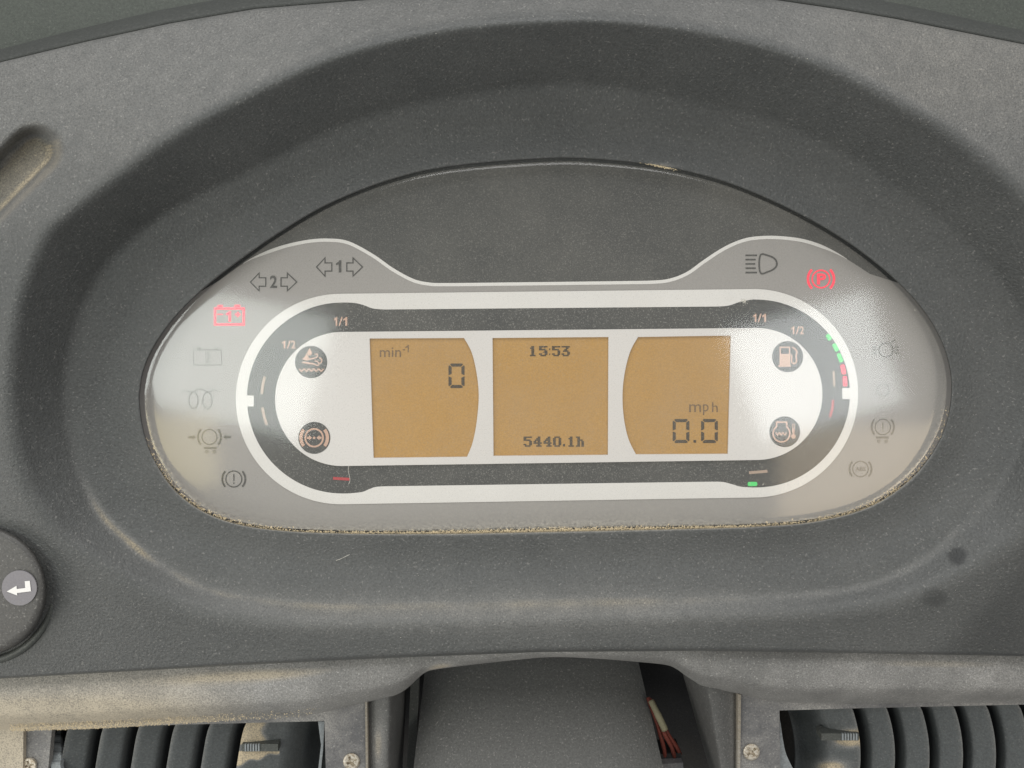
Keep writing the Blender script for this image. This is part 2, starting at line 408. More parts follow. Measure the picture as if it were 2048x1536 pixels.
MB().shape([LN + lowp], ZF + .0001).build('grey_panel', M_grey, cl)
lw = [min(6.6, max(.4, (p[0] - 480) / 9), max(.4, (1700 - p[0]) / 9)) for p in LN]
seg = [(p, q) for p, q in zip(LN, lw) if 482 < p[0] < 1697]
MB().shape(stroke([s[0] for s in seg], [s[1] for s in seg]), ZF + .0002).build('white_outline', M_white, cl)
outer = arc(682, 798, 210.5, 270, 90, 60) + arc(1508, 786.5, 208.5, 90, -90, 60)
inner = arc(685, 796, 191, 270, 90, 60) + smooth([(700,986.8),(724,984),(738,978.5),(752,973.8),(775,972.5)], 5) + smooth([(1425,963.3),(1446,964),(1466,969),(1482,973.5),(1505,975)], 5) \
    + arc(1512, 787, 188, 88, -88, 60) + smooth([(1506,598.8),(1482,603),(1458,611),(1436,613)], 5) + smooth([(770,619),(746,617),(728,610.5),(712,606.3),(696,605)], 5)
MB().shape([outer], ZF + .0003).build('gauge_track', M_ring, cl)
wr = MB().shape([outer, inner], ZF + .0004)
wr.shape([rect(488, 791, 507.5, 813)], ZF + .00045); wr.shape([rect(1684.5, 776, 1704, 798)], ZF + .00045)
wr.build('white_ring', M_white, cl)
lcd1 = [(739, 677), (928, 676)] + smooth([(928,676),(943,704),(953,745),(957.5,792),(953,846),(945,886),(934,914)], 5)[1:] + [(747, 916)]
lcd2 = [(985, 676), (1217, 674), (1216, 910), (987, 912)]
lcd3 = [(1462, 671), (1456, 908), (1272, 909)] + smooth([(1272,909),(1257,878),(1248,838),(1245,792),(1249,748),(1260,704),(1276,674)], 5)[1:]
stad = arc(684, 798, 134, 270, 90, 60) + arc(1513, 788, 132, 90, -90, 60)
MB().shape([stad, lcd1, lcd2, lcd3], ZF + .0013, .0009).build('silver_panel', M_silver, cl)
ZL = ZF + .0005
def grow(l, k):
    c = np.mean(np.array(l), 0); return [tuple(c + (np.array(p) - c) * k) for p in l]
scr = []
for l, lab in ((lcd1, 'amber screen reading 0 revolutions per minute'), (lcd2, 'square amber screen with clock and hour counter'), (lcd3, 'amber screen reading 0.0 mph')):
    o = MB().shape([grow(l, 1.06)], ZL).build('screen', M_lcd, cl); o['label'] = lab; scr.append(o)
ZT = ZL + .0001

def one(x0, y0, x1, y1, st=.48):
    wd = x1 - x0; h = y1 - y0; k = x1 - wd * st
    return [[(x1, y0), (x1, y1), (k, y1), (k, y0 + h * .34), (x0, y0 + h * .40), (x0, y0 + h * .24), (k, y0 + h * .10), (x1 - wd * .36, y0)]]
def seg0(x0, y0, x1, y1, wd):
    g = 1.0; my = (y0 + y1) / 2; k = 4
    return [[(x0 + k + g, y0), (x1 - k - g, y0), (x1 - g - 2, y0 + 2), (x1 - wd - g, y0 + wd), (x0 + wd + g, y0 + wd), (x0 + g + 2, y0 + 2)],
            [(x0 + k + g, y1), (x1 - k - g, y1), (x1 - g - 2, y1 - 2), (x1 - wd - g, y1 - wd), (x0 + wd + g, y1 - wd), (x0 + g + 2, y1 - 2)],
            [(x0, y0 + k + g), (x0 + 1.5, y0 + 2.5 + g), (x0 + wd, y0 + wd + g), (x0 + wd, my - wd * .6), (x0, my - g)],
            [(x1, y0 + k + g), (x1 - 1.5, y0 + 2.5 + g), (x1 - wd, y0 + wd + g), (x1 - wd, my - wd * .6), (x1, my - g)],
            [(x0, y1 - k - g), (x0 + 1.5, y1 - 2.5 - g), (x0 + wd, y1 - wd - g), (x0 + wd, my + wd * .6), (x0, my + g)],
            [(x1, y1 - k - g), (x1 - 1.5, y1 - 2.5 - g), (x1 - wd, y1 - wd - g), (x1 - wd, my + wd * .6), (x1, my + g)]]
b = MB()
for s in seg0(897, 727, 929, 776, 6.2): b.shape([s], ZT)
b.build('digit', M_lcdtxt, scr[0])
b = MB().text('min', (759.5, 695, 802, 714), ZT); b.shape(one(811, 690, 817.5, 704.5, .3), ZT); b.shape([rect(805.5, 698.6, 810, 700.6)], ZT)
b.build('unit_text', M_lcdtxt2, scr[0])
for x0, x1 in ((1345.4, 1378.7), (1402.2, 1435.6)):
    b = MB()
    for s in seg0(x0, 838, x1, 886, 6.2): b.shape([s], ZT)
    b.build('digit', M_lcdtxt, scr[2])
MB().shape([rect(1387, 880, 1392.3, 885.3)], ZT).build('decimal_point', M_lcdtxt, scr[2])
MB().text('m', (1378.5, 808.5, 1402, 824), ZT).text('p', (1406, 808.5, 1417, 830), ZT).text('h', (1424, 804.5, 1435.6, 824), ZT).build('unit_text', M_lcdtxt2, scr[2])
GL = {'1': '..##.. .###.. ..##.. ..##.. ..##.. ..##.. .####.', '5': '###### ##.... #####. ....## ....## ##..## .####.', '3': '###### ...##. ..##.. .####. ....## ##..## .####.',
      '4': '...##. ..###. .####. ##.##. ###### ...##. ..####', '0': '.####. ##..## ##..## ##..## ##..## ##..## .####.', 'h': '###... .##... .####. .##.## .##.## .##.## ###.##'}
def dots(b, ch, x0, x1, y0, y1):
    g = GL[ch].split(); cw = (x1 - x0) / 6; chh = (y1 - y0) / 7
    for r, ln in enumerate(g):
        for c, q in enumerate(ln):
            if q == '#': b.shape([rect(x0 + c * cw + .12, y0 + r * chh + .12, x0 + (c + 1) * cw - .12, y0 + (r + 1) * chh - .12)], ZT)
b = MB()
for ch, x0, x1 in (('1', 1057, 1074), ('5', 1078, 1095), ('5', 1104, 1120.5), ('3', 1123, 1140)): dots(b, ch, x0, x1, 692, 712.5)
b.shape([rect(1098.3, 697, 1100.4, 700)], ZT).shape([rect(1098.3, 707, 1100.4, 710)], ZT)
b.build('clock_text', M_lcdtxt, scr[1])
b = MB()
for ch, x0, x1 in (('5', 1047, 1064), ('4', 1067, 1083.5), ('4', 1087, 1103.5), ('0', 1106, 1122.5), ('1', 1134, 1150.5), ('h', 1152, 1168)): dots(b, ch, x0, x1, 873, 893.5)
b.shape([rect(1126, 888, 1130, 893)], ZT)
b.build('hour_counter_text', M_lcdtxt, scr[1])

# printed and lit symbols
ZI = ZF + .00025
def sym(name, shapes, mat, z=ZI, texts=(), parent=cl, label=None):
    b = MB()
    for i, s in enumerate(shapes): b.shape(s, z + (i % 7) * 1e-5)
    for t in texts: b.text(t[0], t[1], z + 8e-5, *t[2:])
    o = b.build(name, mat, parent)
    if label: o['label'] = label
    return o
def arrow(xt, xh, xs, yc, hh, sh, wd=2.3):
    return stroke([(xt, yc), (xh, yc - hh), (xh, yc - sh), (xs, yc - sh), (xs, yc + sh), (xh, yc + sh), (xh, yc + hh)], wd, True)
sym('turn_signal_symbol', [arrow(501, 518.3, 531.5, 564, 18, 8.5), arrow(593.5, 574.6, 562, 564, 18, 8.5)], M_icon, texts=[('2', (540, 551, 554, 576), .02)])
sym('turn_signal_symbol', [arrow(633, 650, 663.5, 534, 18.3, 8.2), arrow(725, 706, 693.5, 534, 18.3, 8.2), one(672, 520.5, 682.5, 545)], M_icon, texts=[])
sym('battery_symbol', [stroke(rect(430, 617.2, 487.5, 649), 4.6, True), [rect(435, 609.8, 445.5, 615.5)], [rect(469, 609.5, 480.5, 615.5)], [rect(435, 627.6, 445.5, 630)], [rect(470, 627.4, 481, 630.6)], [rect(474, 623.6, 477, 634.4)], one(452, 622, 462, 643.5)],
    M_red, label='lit red battery warning with number 1')
sym('battery_symbol', [stroke(rect(387, 700, 443, 730), 2, True), [rect(394, 695, 402, 699.5)], [rect(428, 695, 436, 699.5)]], M_icon2, texts=[('2', (410, 705, 421, 725))])
sym('glow_coil_symbol', [stroke(arc(387, 801, 9.3, 0, 360, 28, 16.5)[:-1], 3, True), stroke(arc(415, 801, 9.3, 0, 360, 28, 16.5)[:-1], 3, True), stroke(smooth([(363,785),(370,781.5),(385,784),(400,777.5),(416,784),(428,779.5),(436,783)], 4), 2.6)], M_icon2)
def brake(cx, cy, r, r2, wd=2.4, sp=42):
    return [stroke(circle(cx, cy, r), wd, True), stroke(arc(cx, cy, r2, -sp, sp, 14), wd * 1.7), stroke(arc(cx, cy, r2, 180 - sp, 180 + sp, 14), wd * 1.7)]
def cart(x0, x1, y): return [[rect(x0, y - 2, x1, y + 2)], stroke(circle(x0 + (x1 - x0) * .22, y + 7.6, 2.6, 14), 1.5, True), stroke(circle(x0 + (x1 - x0) * .82, y + 7.6, 2.6, 14), 1.5, True)]
sym('trailer_brake_symbol', brake(419, 874, 15, 23) + cart(408, 433, 896) + [[[(377, 872), (386, 872), (386, 869), (392, 874.5), (386, 880), (386, 877), (377, 877)]], [[(462, 871.5), (453, 871.5), (453, 868.5), (446.5, 874), (453, 879.5), (453, 876.5), (462, 876.5)]]], M_icon2)
sym('brake_warning_symbol', brake(467.5, 958, 16, 23, 2.2) + [[rect(466.6, 948, 468.6, 962.5)], [rect(466.4, 965, 468.8, 967.6)]], M_icon)
sym('main_beam_symbol', [[rect(1491, y - 1.6, x1, y + 1.6)] for y, x1 in ((510.6, 1514), (519.2, 1511.5), (527.8, 1510.5), (536.4, 1511.5), (545, 1514))] + [stroke(smooth([(1522,509.2),(1518.4,528),(1522,546.6),(1536,543.5),(1549,537),(1554,527.5),(1549,517),(1536,511)], 5, True), 3.2, True)], M_icon)
sym('parking_brake_symbol', brake(1642, 558, 17.5, 26, 2.9, 46), M_red, texts=[('P', (1634, 547, 1652, 569), .035)], label='lit red parking brake warning')
sym('retarder_symbol', [stroke(circle(1772, 700, 14), 2.2, True)] + [[rect(1790, y - 1.2, 1798, y + 1.2)] for y in (694, 700, 706)] + [[rect(1745, y - 1.2, 1753, y + 1.2)] for y in (694, 700, 706)] + [stroke([(1780, 686), (1790, 680)], 2)], M_icon2)
sym('axle_symbol', [stroke(circle(1766, 780, 12), 2, True)], M_icon2)
sym('trailer_warning_symbol', brake(1765.6, 854, 15.5, 22.3, 2.2) + cart(1752, 1777, 875) + [[rect(1764.6, 845, 1766.6, 858)], [rect(1764.5, 860.5, 1766.8, 863)]], M_icon2)
sym('antilock_symbol', brake(1721, 938, 15.5, 22, 2.2), M_icon2, texts=[('ABS', (1711, 934, 1731, 942), .01)])
ZM = ZF + .0005
for t, (x0, y0, x1, y1) in (('1/1', (667.5, 634, 694.5, 651.5)), ('1/2', (563.5, 681, 591, 697)), ('1/1', (1506, 627.5, 1532, 644)), ('1/2', (1582, 652.5, 1608, 668.5))):
    b = MB(); wd = x1 - x0
    b.shape(one(x0, y0, x0 + wd * .26, y1), ZM); b.shape([[(x0 + wd * .36, y1), (x0 + wd * .56, y0), (x0 + wd * .66, y0), (x0 + wd * .46, y1)]], ZM)
    if t == '1/1': b.shape(one(x0 + wd * .70, y0, x1, y1), ZM)
    else: b.text('2', (x0 + wd * .68, y0, x1, y1), ZM, .02)
    b.build('scale_mark', M_peach, cl)
for pts, wd, m in (([(529.5, 753), (525.5, 770), (523.5, 788)], 5.5, M_tan), ([(524.5, 815), (528, 832), (533.5, 850)], 5.5, M_tan), ([(1667, 742), (1668.5, 773)], 4.5, M_tan), ([(1666, 800), (1665, 816), (1660, 834)], 5, M_redpaint), ([(666, 956.5), (699, 958.5)], 5.5, M_redpaint), ([(1498, 945.5), (1535, 942.5)], 5.5, M_tan)):
    MB().shape(stroke(pts, wd), ZM).build('gauge_tick', m, cl)
def bar(cx, cy, l, wd, a): 
    u = np.array((math.cos(RAD(a)), math.sin(RAD(a)))); n = np.array((-u[1], u[0])); c = np.array((cx, cy))
    return [tuple(c + u * l * i / 2 + n * wd * j / 2) for i, j in ((-1, -.55), (-.8, -1), (.8, -1), (1, -.55), (1, .55), (.8, 1), (-.8, 1), (-1, .55))]
for cx, cy, l, a, m in ((1657.5, 674.5, 13, 57, M_green), (1671, 695, 17, 62, M_green), (1680, 715.5, 19, 68, M_green), (1686.5, 739, 19.5, 78, M_red), (1690, 762.5, 20, 88, M_red)):
    MB().shape([bar(cx, cy, l, 8.5, a)], ZM).build('gauge_segment', m, cl)
MB().shape([bar(1505, 968, 19, 8.5, 0)], ZM).build('gauge_segment', M_green, cl)
# round symbols on the silver panel
ZD = ZF + .0014; ZS = ZF + .0015
def disc(cx, cy, r, name, shapes, label):
    o = MB().shape([circle(cx, cy, r, 48)], ZD).build('symbol_disc', M_ring, cl); o['label'] = label
    sym(name, shapes, M_peach, ZS, parent=o)
wave = lambda x0, x1, y, n, h: smooth([(x0 + (x1 - x0) * i / (2 * n), y + (h if i % 2 else -h)) for i in range(2 * n + 1)], 4)
drop = lambda x, y, r: [(x, y - r * 2.0)] + arc(x, y, r, -35, 215, 20)
disc(622.3, 724, 32.3, 'exhaust_symbol', [[drop(619, 706, 5)], [drop(613, 716.5, 5)], stroke([(605, 717), (612, 719.5), (628, 716.5)], 3), stroke([(604.5, 724.5), (629, 728)], 3.4), stroke(smooth([(628,716.5),(634,714),(634.5,708.5),(629,708.5)], 5), 2.4), stroke(smooth([(629,728),(635,731),(638,727),(633,722),(629,722.5)], 5), 2.4),
     stroke(smooth([(638,715.5),(643,718),(643,724),(639.5,726.5)], 5), 2.4), stroke(wave(598.5, 647, 740, 5, 2.6), 2.6)], 'round dark symbol with peach drops and waves')
disc(628.6, 875.7, 32, 'brake_pressure_symbol', [stroke(circle(628.3, 875.5, 17.7, 40), 3.4, True), stroke(arc(628.3, 875.5, 26.5, 142, 218, 16), 6.5), stroke(arc(628.3, 875.5, 26.5, -38, 38, 16), 6.5), [circle(628.3, 875.7, 2.6, 16)],
     [[(613.5, 873.3), (618, 873.3), (618, 870.3), (624, 875.6), (618, 880.6), (618, 877.8), (613.5, 877.8)]], [[(643, 873.3), (639, 873.3), (639, 870.3), (633, 875.6), (639, 880.6), (639, 877.8), (643, 877.8)]]], 'round dark symbol with a peach brake ring')
disc(1575.3, 713.3, 31, 'fuel_symbol', [stroke(rect(1560.3, 694.5, 1579, 709), 2.6, True), [rect(1559, 708.5, 1580.3, 731)], [rect(1556.5, 730, 1582.5, 733.6)], stroke(smooth([(1580,709.5),(1583.5,712),(1583,723),(1588,727.2),(1593,723),(1592,711),(1594,704.5),(1590,698),(1584,694.5)], 5), 3)], 'round dark symbol with a peach fuel pump')
disc(1569.4, 863.5, 30.8, 'coolant_symbol', [stroke([(1553.3, 853), (1553.3, 844.3), (1573.5, 844.3), (1573.5, 853)] + arc(1563, 867, 16.8, -48, 228, 30), 3, True), stroke(wave(1551.5, 1573, 867.5, 3, 2.6), 2.4),
     stroke([(1585, 866), (1585, 848.5), (1588.6, 848.5), (1588.6, 866)], 1.4), [circle(1586.8, 872.8, 4.8, 18)], [rect(1585.7, 856, 1587.9, 869)]], 'round dark symbol with a peach engine and thermometer')
# lens
rr = np.concatenate([np.linspace(0.0004, .90, 30), np.linspace(.91, .965, 10), np.linspace(.969, .992, 9)])
ins = 2.5
RR = rr[:, None] * (rA - ins) [None, :]
zz = 1.2 * (1 - rr ** 2) - .3 * ss(rr, .955, .992) ** 2
LPX, LPY = CX + RR * ca, CY + RR * sa
LZ = np.repeat(zz[:, None], NA, 1)
edge = (rA - ins)[None, :] - RR
ld = ss(LPY, 700, 960) * (.50 * np.exp(-(edge / 14) ** 2) + .16 * np.exp(-(edge / 45) ** 2)) + .05 * np.exp(-(edge / 18) ** 2)
keep = np.linspace(0, NA, 540, endpoint=False).astype(int)
b = MB(); b.grid(P(LPX, LPY, LZ * MMU)[:, keep], True); b.f = [f[::-1] for f in b.f]
b.f.append(tuple(range(540))[::-1])
b.att = {'dust': ld[:, keep].ravel()}
b.build('lens', M_lens, cl, True)

# ------------------------------------------------------------------ rotary knob
kx, ky = -36., 1181.
zk0 = .012
def lathe(cx, cy, prof, n=96):
    """prof: (radius px, z m)"""
    t = -np.linspace(0, 2 * math.pi, n, endpoint=False)
    return np.array([P(cx + r * np.cos(t), cy + r * np.sin(t), z) for r, z in prof])
kn = thing('control_knob', 'round dark rotary knob with a white return arrow on a grey dot', 'knob', tuple(P(kx, ky, zk0)))
b = MB().grid(lathe(kx, ky, [(152, .002), (150, .0125), (146, .0145), (140, .0148), (134, .013), (132, .006)]), True)
b.build('collar', M_collar, kn, True)
b = MB().grid(lathe(kx, ky, [(132, .004), (129, .016), (126, .0215), (121, .0228), (110, .0230), (60, .0231), (1, .0231)]), True)
b.f.append(tuple(range(6 * 96, 7 * 96)))
b.build('cap', M_knob, kn, True)
ld_ = MB().shape([circle(38.5, 1176, 35, 48)], .0236, .0004).build('label_dot', M_labeldisc, kn)
MB().shape([[(13.5, 1183), (33, 1171.5), (33.5, 1178), (50.5, 1176), (49.5, 1162.5), (59.5, 1161.5), (62, 1182.5), (34, 1186), (34.5, 1191)]], .0238).build('return_arrow', M_white, ld_)

# ------------------------------------------------------------------ lower dashboard trim (rolled edge with pillars)
lt = thing('lower_trim', 'dusty rolled grey plastic trim running under the dashboard hood', 'trim', tuple(P(1090, 1400, -.06)))
BT = [(-120,1464),(0,1461),(104,1458),(223,1454),(445,1441),(600,1432),(680,1416),(738,1402),(785,1391),(812,1377),(835,1356),(850,1344),(868,1338),(928,1330),(1027,1319),(1100,1313),(1180,1315),(1271,1322),(1330,1328),(1352,1336),(1370,1349),(1390,1362),(1408,1371),(1476,1386),(1558,1403),(1700,1407),(2048,1404),(2180,1402)]
BT = np.array(smooth(BT, 10)); xs = np.linspace(-110, 2170, 460)
yb = np.interp(xs, BT[:, 0], BT[:, 1]); EO = np.array([(-300,1374),(0,1356),(223,1343),(445,1330),(760,1314),(1081,1301),(1400,1299),(1653,1303),(2048,1311),(2330,1325)])
yt = np.interp(xs, EO[:, 0], EO[:, 1]) - 16
vs = np.concatenate([np.linspace(0, 1, 40)]); hh = (yb - yt)
rowsX, rowsD = [], []
zt = -4.; amp = np.clip(hh / 120, .12, 1)
for v in vs:
    z = -3.5 + 5.5 * np.sin(math.pi * min(1, v * .95)) * amp - 15 * amp * max(0, v - .72) ** 2 / .08 * .8
    rowsX.append(P(xs, yt + hh * v, z * MMU))
    d = .30 * ss(-xs, -900, -200) + .34 * ss(-xs, -700, 0) * ss(np.full_like(xs, v), .2, .9) + .10 * ss(xs, 1500, 2000)  # dust film, strengthened to the left to paint in side light on the roll
    d = d + .5 * np.exp(-((v - .99) / .05) ** 2) * ss(-xs, -520, -300) + .35 * np.exp(-((v - .32) / .09) ** 2) * (np.exp(-((xs - 520) / 170) ** 2) + .7 * np.exp(-((xs - 1850) / 170) ** 2))
    d = d + .5 * np.exp(-((xs - 880) / 34) ** 2) * ss(np.full_like(xs, v), .5, 1) - .12 * np.exp(-((xs - 1150) / 260) ** 2)
    rowsD.append(np.clip(d, 0, 1))
zend = z
rowsX.append(P(xs, yb + 1.5, (zend - 3) * MMU)); rowsD.append(rowsD[-1] * .3)
rowsX.append(P(xs, yb - 2, (zend - 14) * MMU)); rowsD.append(rowsD[-1])
b = MB().grid(np.array(rowsX)); b.f = [f[::-1] for f in b.f]; b.att = {'dust': np.array(rowsD).ravel()}
b.build('rolled_edge', M_trim, lt, True)
b = MB().shape([[(-160, 1440), (47, 1440), (44, 1680), (-160, 1680)]], -.0128, .004); b.att = {'dust': np.full(len(b.v), .55)}
b.build('end_panel', M_trim, lt)
# pillars either side of the steering column
def pillar(xa, xb, ya, flip, dfun):
    u = np.linspace(0, 1, 28); yy = np.linspace(ya, 1660, 40); R, Dd = [], []
    for y in yy:
        a, c = xa(y), xb(y)
        uu = u if not flip else 1 - u
        z = -18.5 + 6 * np.sin(np.clip(uu * 1.5, 0, 1) * math.pi * .62) - 46 * np.clip(uu - .55, 0, 1) ** 2 / .2
        R.append(P(a + (c - a) * u, np.full_like(u, y), z * MMU)); Dd.append(dfun(uu, y))
    b = MB().grid(np.array(R)); b.f = [f[::-1] for f in b.f]; b.att = {'dust': np.array(Dd).ravel()}
    return b.build('pillar', M_pillar, lt, True)
pillar(lambda y: 733 + (y - 1400) * .02, lambda y: 812 - (y - 1400) * .05, 1340, False, lambda u, y: .35 * np.exp(-(u / .12) ** 2) + .4 * np.exp(-((u - .3) / .15) ** 2) * np.exp(-((y - 1490) / 45) ** 2))
pillar(lambda y: 1366 + (y - 1349) * .28, lambda y: 1478 - (y - 1400) * .02, 1330, True, lambda u, y: .45 * np.exp(-(u / .16) ** 2))

# ------------------------------------------------------------------ air vents
def screw(parent, cx, cy, r, a, z):
    o = bpy.data.objects
    k = r * .62; wd = r * .16
    cross = []
    for i in range(4):
        t = RAD(a + 90 * i); u = np.array((math.cos(t), math.sin(t))); n = np.array((-u[1], u[0])); c = np.array((cx, cy))
        cross += [tuple(c + u * wd * 1.0 - n * wd), tuple(c + u * k - n * wd), tuple(c + u * k + n * wd)]
    rings = []
    for rr_, zz_ in ((1.0, -.0006), (1.0, .0), (.93, .0006), (.8, .0010)):
        q = circle(cx, cy, r * rr_, 28); rings.append(P([p[0] for p in q], [p[1] for p in q], z + zz_))
    b = MB().grid(np.array(rings), True)
    b.shape([circle(cx, cy, r * .8, 28), cross], z + .0010, .0012)
    b.shape([circle(cx, cy, r * .78, 20)], z - .0002)
    return b.build('screw', M_metal, parent, False)

def blade(name, parent, xe, dirn, width, y0, y1, z0, z1, bulge, dustf=None, thick=.0012, nu=24, nv=40):
    """slat: near edge at xe(y); runs dirn (+1 right / -1 left) and back from z0 to z1"""
    u = np.linspace(0, 1, nu); yy = np.linspace(y0, y1, nv)
    R = []; Dd = []
    for y in yy:
        e = xe(y)
        px = e + dirn * width * u
        z = z0 - 4.5 * u / .6 + .8 * np.sin(np.clip(u / .12, 0, 1) * math.pi / 2) - .8 + (z1 - z0 + 4.5 / .6) * ss(u, .42, 1.0)
        R.append(P(px, np.full_like(u, y), z * MMU)); Dd.append((dustf(px, y) if dustf else 0 * u) + .16 * np.exp(-(u / .035) ** 2))
    R = np.array(R); b = MB()
    back = R.copy(); back[..., 2] -= thick; 
    b.grid(R); b.grid(back)
    n = R.shape[0] * R.shape[1]; c = R.shape[1]
    for i in range(R.shape[0] - 1): b.f.append((i * c, (i + 1) * c, n + (i + 1) * c, n + i * c))
    for j in range(c - 1): b.f.append((j, j + 1, n + j + 1, n + j))
    b.att = {'dust': np.concatenate([np.array(Dd).ravel()] * 2)}
    return b.build(name, M_blade, parent, True, 40)

def tab(parent, x0, x1, y0, y1, z, rx0, rx1):
    b = MB().shape([rect(x0, y0, x1, y1)], z, .006)
    o = b.build('adjuster_tab', M_collar, parent)
    b = MB(); n = 6
    for i in range(n):
        x = rx0 + (rx1 - rx0) * (i + .5) / n
        b.shape([rect(x - 1.5, y0 + .5, x + 1.5, y1 - .3)], z + .0005, .0008)
    b.build('grip_ridge', M_bluegrey, o)

def housing(parent, x0, x1, y0, y1, z0, z1):
    b = MB()
    top = P([x0, x1, x1, x0], [y0, y0, y1, y1], z0); bot = top.copy(); bot[:, 2] = z1
    b.v = [tuple(q) for q in top] + [tuple(q) for q in bot]
    b.f = [(i, (i + 1) % 4, 4 + (i + 1) % 4, 4 + i) for i in range(4)] + [(4, 5, 6, 7)]
    b.build('duct', M_dark, parent)

ZP = -.0150
# left vent
v1 = thing('air_vent', 'dusty air vent with dark slats and ribbed thumbwheel, left of the steering column', 'air vent', tuple(P(400, 1560, -.06)), 'air vents under the dashboard')
yl = 1436
MB().shape([[(40, yl - 20), (734, 1380), (737, 1680), (30, 1680)], [(104, 1456), (649, 1442), (655, 1670), (84, 1670)]], ZP, .003).build('mounting_plate', M_plate, v1)
MB().shape([[(730, 1400), (734, 1400), (738, 1680), (733, 1680)]], ZP + .0016, .003).build('edge_seam', M_seam, v1)
housing(v1, 84, 655, 1442, 1670, ZP - .003, -.065)
def le(x): return lambda y: x - 16 * np.clip((y - 1440) / 100, 0, 1.2) - 3 + 9 * math.exp(-(max(y - 1440, 0) / 14))
for x in (139, 209, 280, 351, 420): blade('slat', v1, le(x), 1, 104, 1432, 1668, -19, -44, 0)
def dl(px, y): return .6 * (1 - ss(px + 5 * math.sin(y / 7), 518, 540)) * (y < 1490) * ss(np.full_like(px, -abs(y - 1465)), -60, -10) + .8 * (y > 1501) * (1 - ss(y - 1503 - (560 - px) * .30 + 3 * np.sin(px / 6), -4, 5)) * (px < 560)
blade('slat', v1, le(491), 1, 190, 1432, 1668, -18, -46, 0, dl, nu=70, nv=90)
tab(v1, 484, 556, 1488, 1503, -.0172, 488, 520)
b = MB(); ths = np.linspace(0, 2 * math.pi, 161)[:-1]
c0 = P(113, 1545, -.0365); rw = .0258
prof = [(-.0028, .93), (-.0022, 1), (.0022, 1), (.0028, .93)]
rib = lambda i: 1 + (.022 if (i // 2) % 2 else 0)
Rw = np.array([[(P(117 - 23 * (1 - math.sin(t)), 1500, c0[2] + rw * math.cos(t))[0] + dx, c0[1] + rw * k * rib(i) * math.sin(t), c0[2] + rw * k * rib(i) * math.cos(t)) for i, t in enumerate(ths)] for dx, k in prof])
b.grid(Rw, True); b.build('thumbwheel', M_bluegrey, v1)
b = MB().shape([[(636, 1443), (649, 1443), (646, 1500), (640, 1560), (634, 1560), (642, 1490)]], ZP - .0035, .004); b.build('liner_edge', M_bluegrey, v1)
screw(v1, 703, 1523, 17, 62, ZP + .0005); screw(v1, 58, 1531, 16, 70, ZP + .0005)
# right vent
v2 = thing('air_vent', 'air vent with curved grey slats and dusty adjuster tab, right of the steering column', 'air vent', tuple(P(1830, 1560, -.06)), 'air vents under the dashboard')
MB().shape([[(1476, 1372), (2250, 1385), (2250, 1680), (1474, 1680)], [(1559, 1421), (1716, 1416.5), (2048, 1409), (2200, 1406), (2200, 1670), (1562, 1670)]], ZP, .003).build('mounting_plate', M_plate, v2)
MB().shape([[(1476, 1388), (1482, 1390), (1479, 1680), (1474, 1680)]], ZP + .0016, .003).build('edge_seam', M_seam, v2)
housing(v2, 1560, 2200, 1404, 1670, ZP - .003, -.065)
def re_(x): return lambda y: x + 21 * (1 - ((np.clip(y, 1400, 1640) - 1512) / 108) ** 2) - (0 if y > 1424 else 5 * ((1424 - y) / 20) ** 2)
def dr(px, y): return .85 * np.exp(-(((px - 1700) / 34) ** 2 + ((y - 1476) / 17) ** 2) ** 1.5) + .7 * np.exp(-(((px - 1662) / 30) ** 2 + ((y - 1534) / 12) ** 2))
blade('slat', v2, re_(1700), -1, 130, 1398, 1660, -18, -40, 0, dr, nu=60, nv=90)
for x in (1769, 1838, 1905, 1971, 2037, 2103): blade('slat', v2, re_(x), -1, 100, 1398, 1660, -19, -46, 0)
tab(v2, 1643, 1718, 1467, 1481, -.0172, 1683, 1716)
b = MB().shape([smooth([(1556,1434),(1560,1440),(1566,1480),(1573,1510),(1590,1545)], 4) + [(1560, 1560), (1556, 1500)]], ZP - .0035, .006); b.build('liner_edge', M_bluegrey, v2)
screw(v2, 1503, 1504, 17, 50, ZP + .0005)

# ------------------------------------------------------------------ steering column cover
sc_ = thing('steering_column_cover', 'broad dark plastic steering column cover below the instrument display', 'cover', tuple(P(1080, 1560, -.06)))
u = np.linspace(0, 1, 60); yy = np.linspace(1290, 1700, 60); R = []
for y in yy:
    a = 852 - (y - 1320) * .115; c = 1276 + (y - 1320) * .235
    cvx = 1 - np.abs(2 * u - 1) ** 5
    z = -74 + 48 * np.clip((y - 1300) / 240, 0, 2) ** .8 + 6 * cvx + 2 * (1 - (2 * u - 1) ** 2)
    r = P(a + (c - a) * u, np.full_like(u, y), z * MMU)
    l_, rr_ = r[:1].copy(), r[-1:].copy(); l_[:, 2] -= .05; rr_[:, 2] -= .05; l_[:, 0] += .006; rr_[:, 0] -= .012
    R.append(np.concatenate([l_, r, rr_]))
b = MB().grid(np.array(R)); b.f = [f[::-1] for f in b.f]
b.build('top_shell', M_cover, sc_, True, 60)
MB().shape([[(822, 1350), (838, 1350), (828, 1700), (806, 1700)]], -.046, .004).build('side_rail', M_collar, sc_)
MB().shape([[(1322, 1528), (1366, 1526), (1380, 1700), (1322, 1700)]], -.040, .004).build('side_rail', M_plate, sc_)

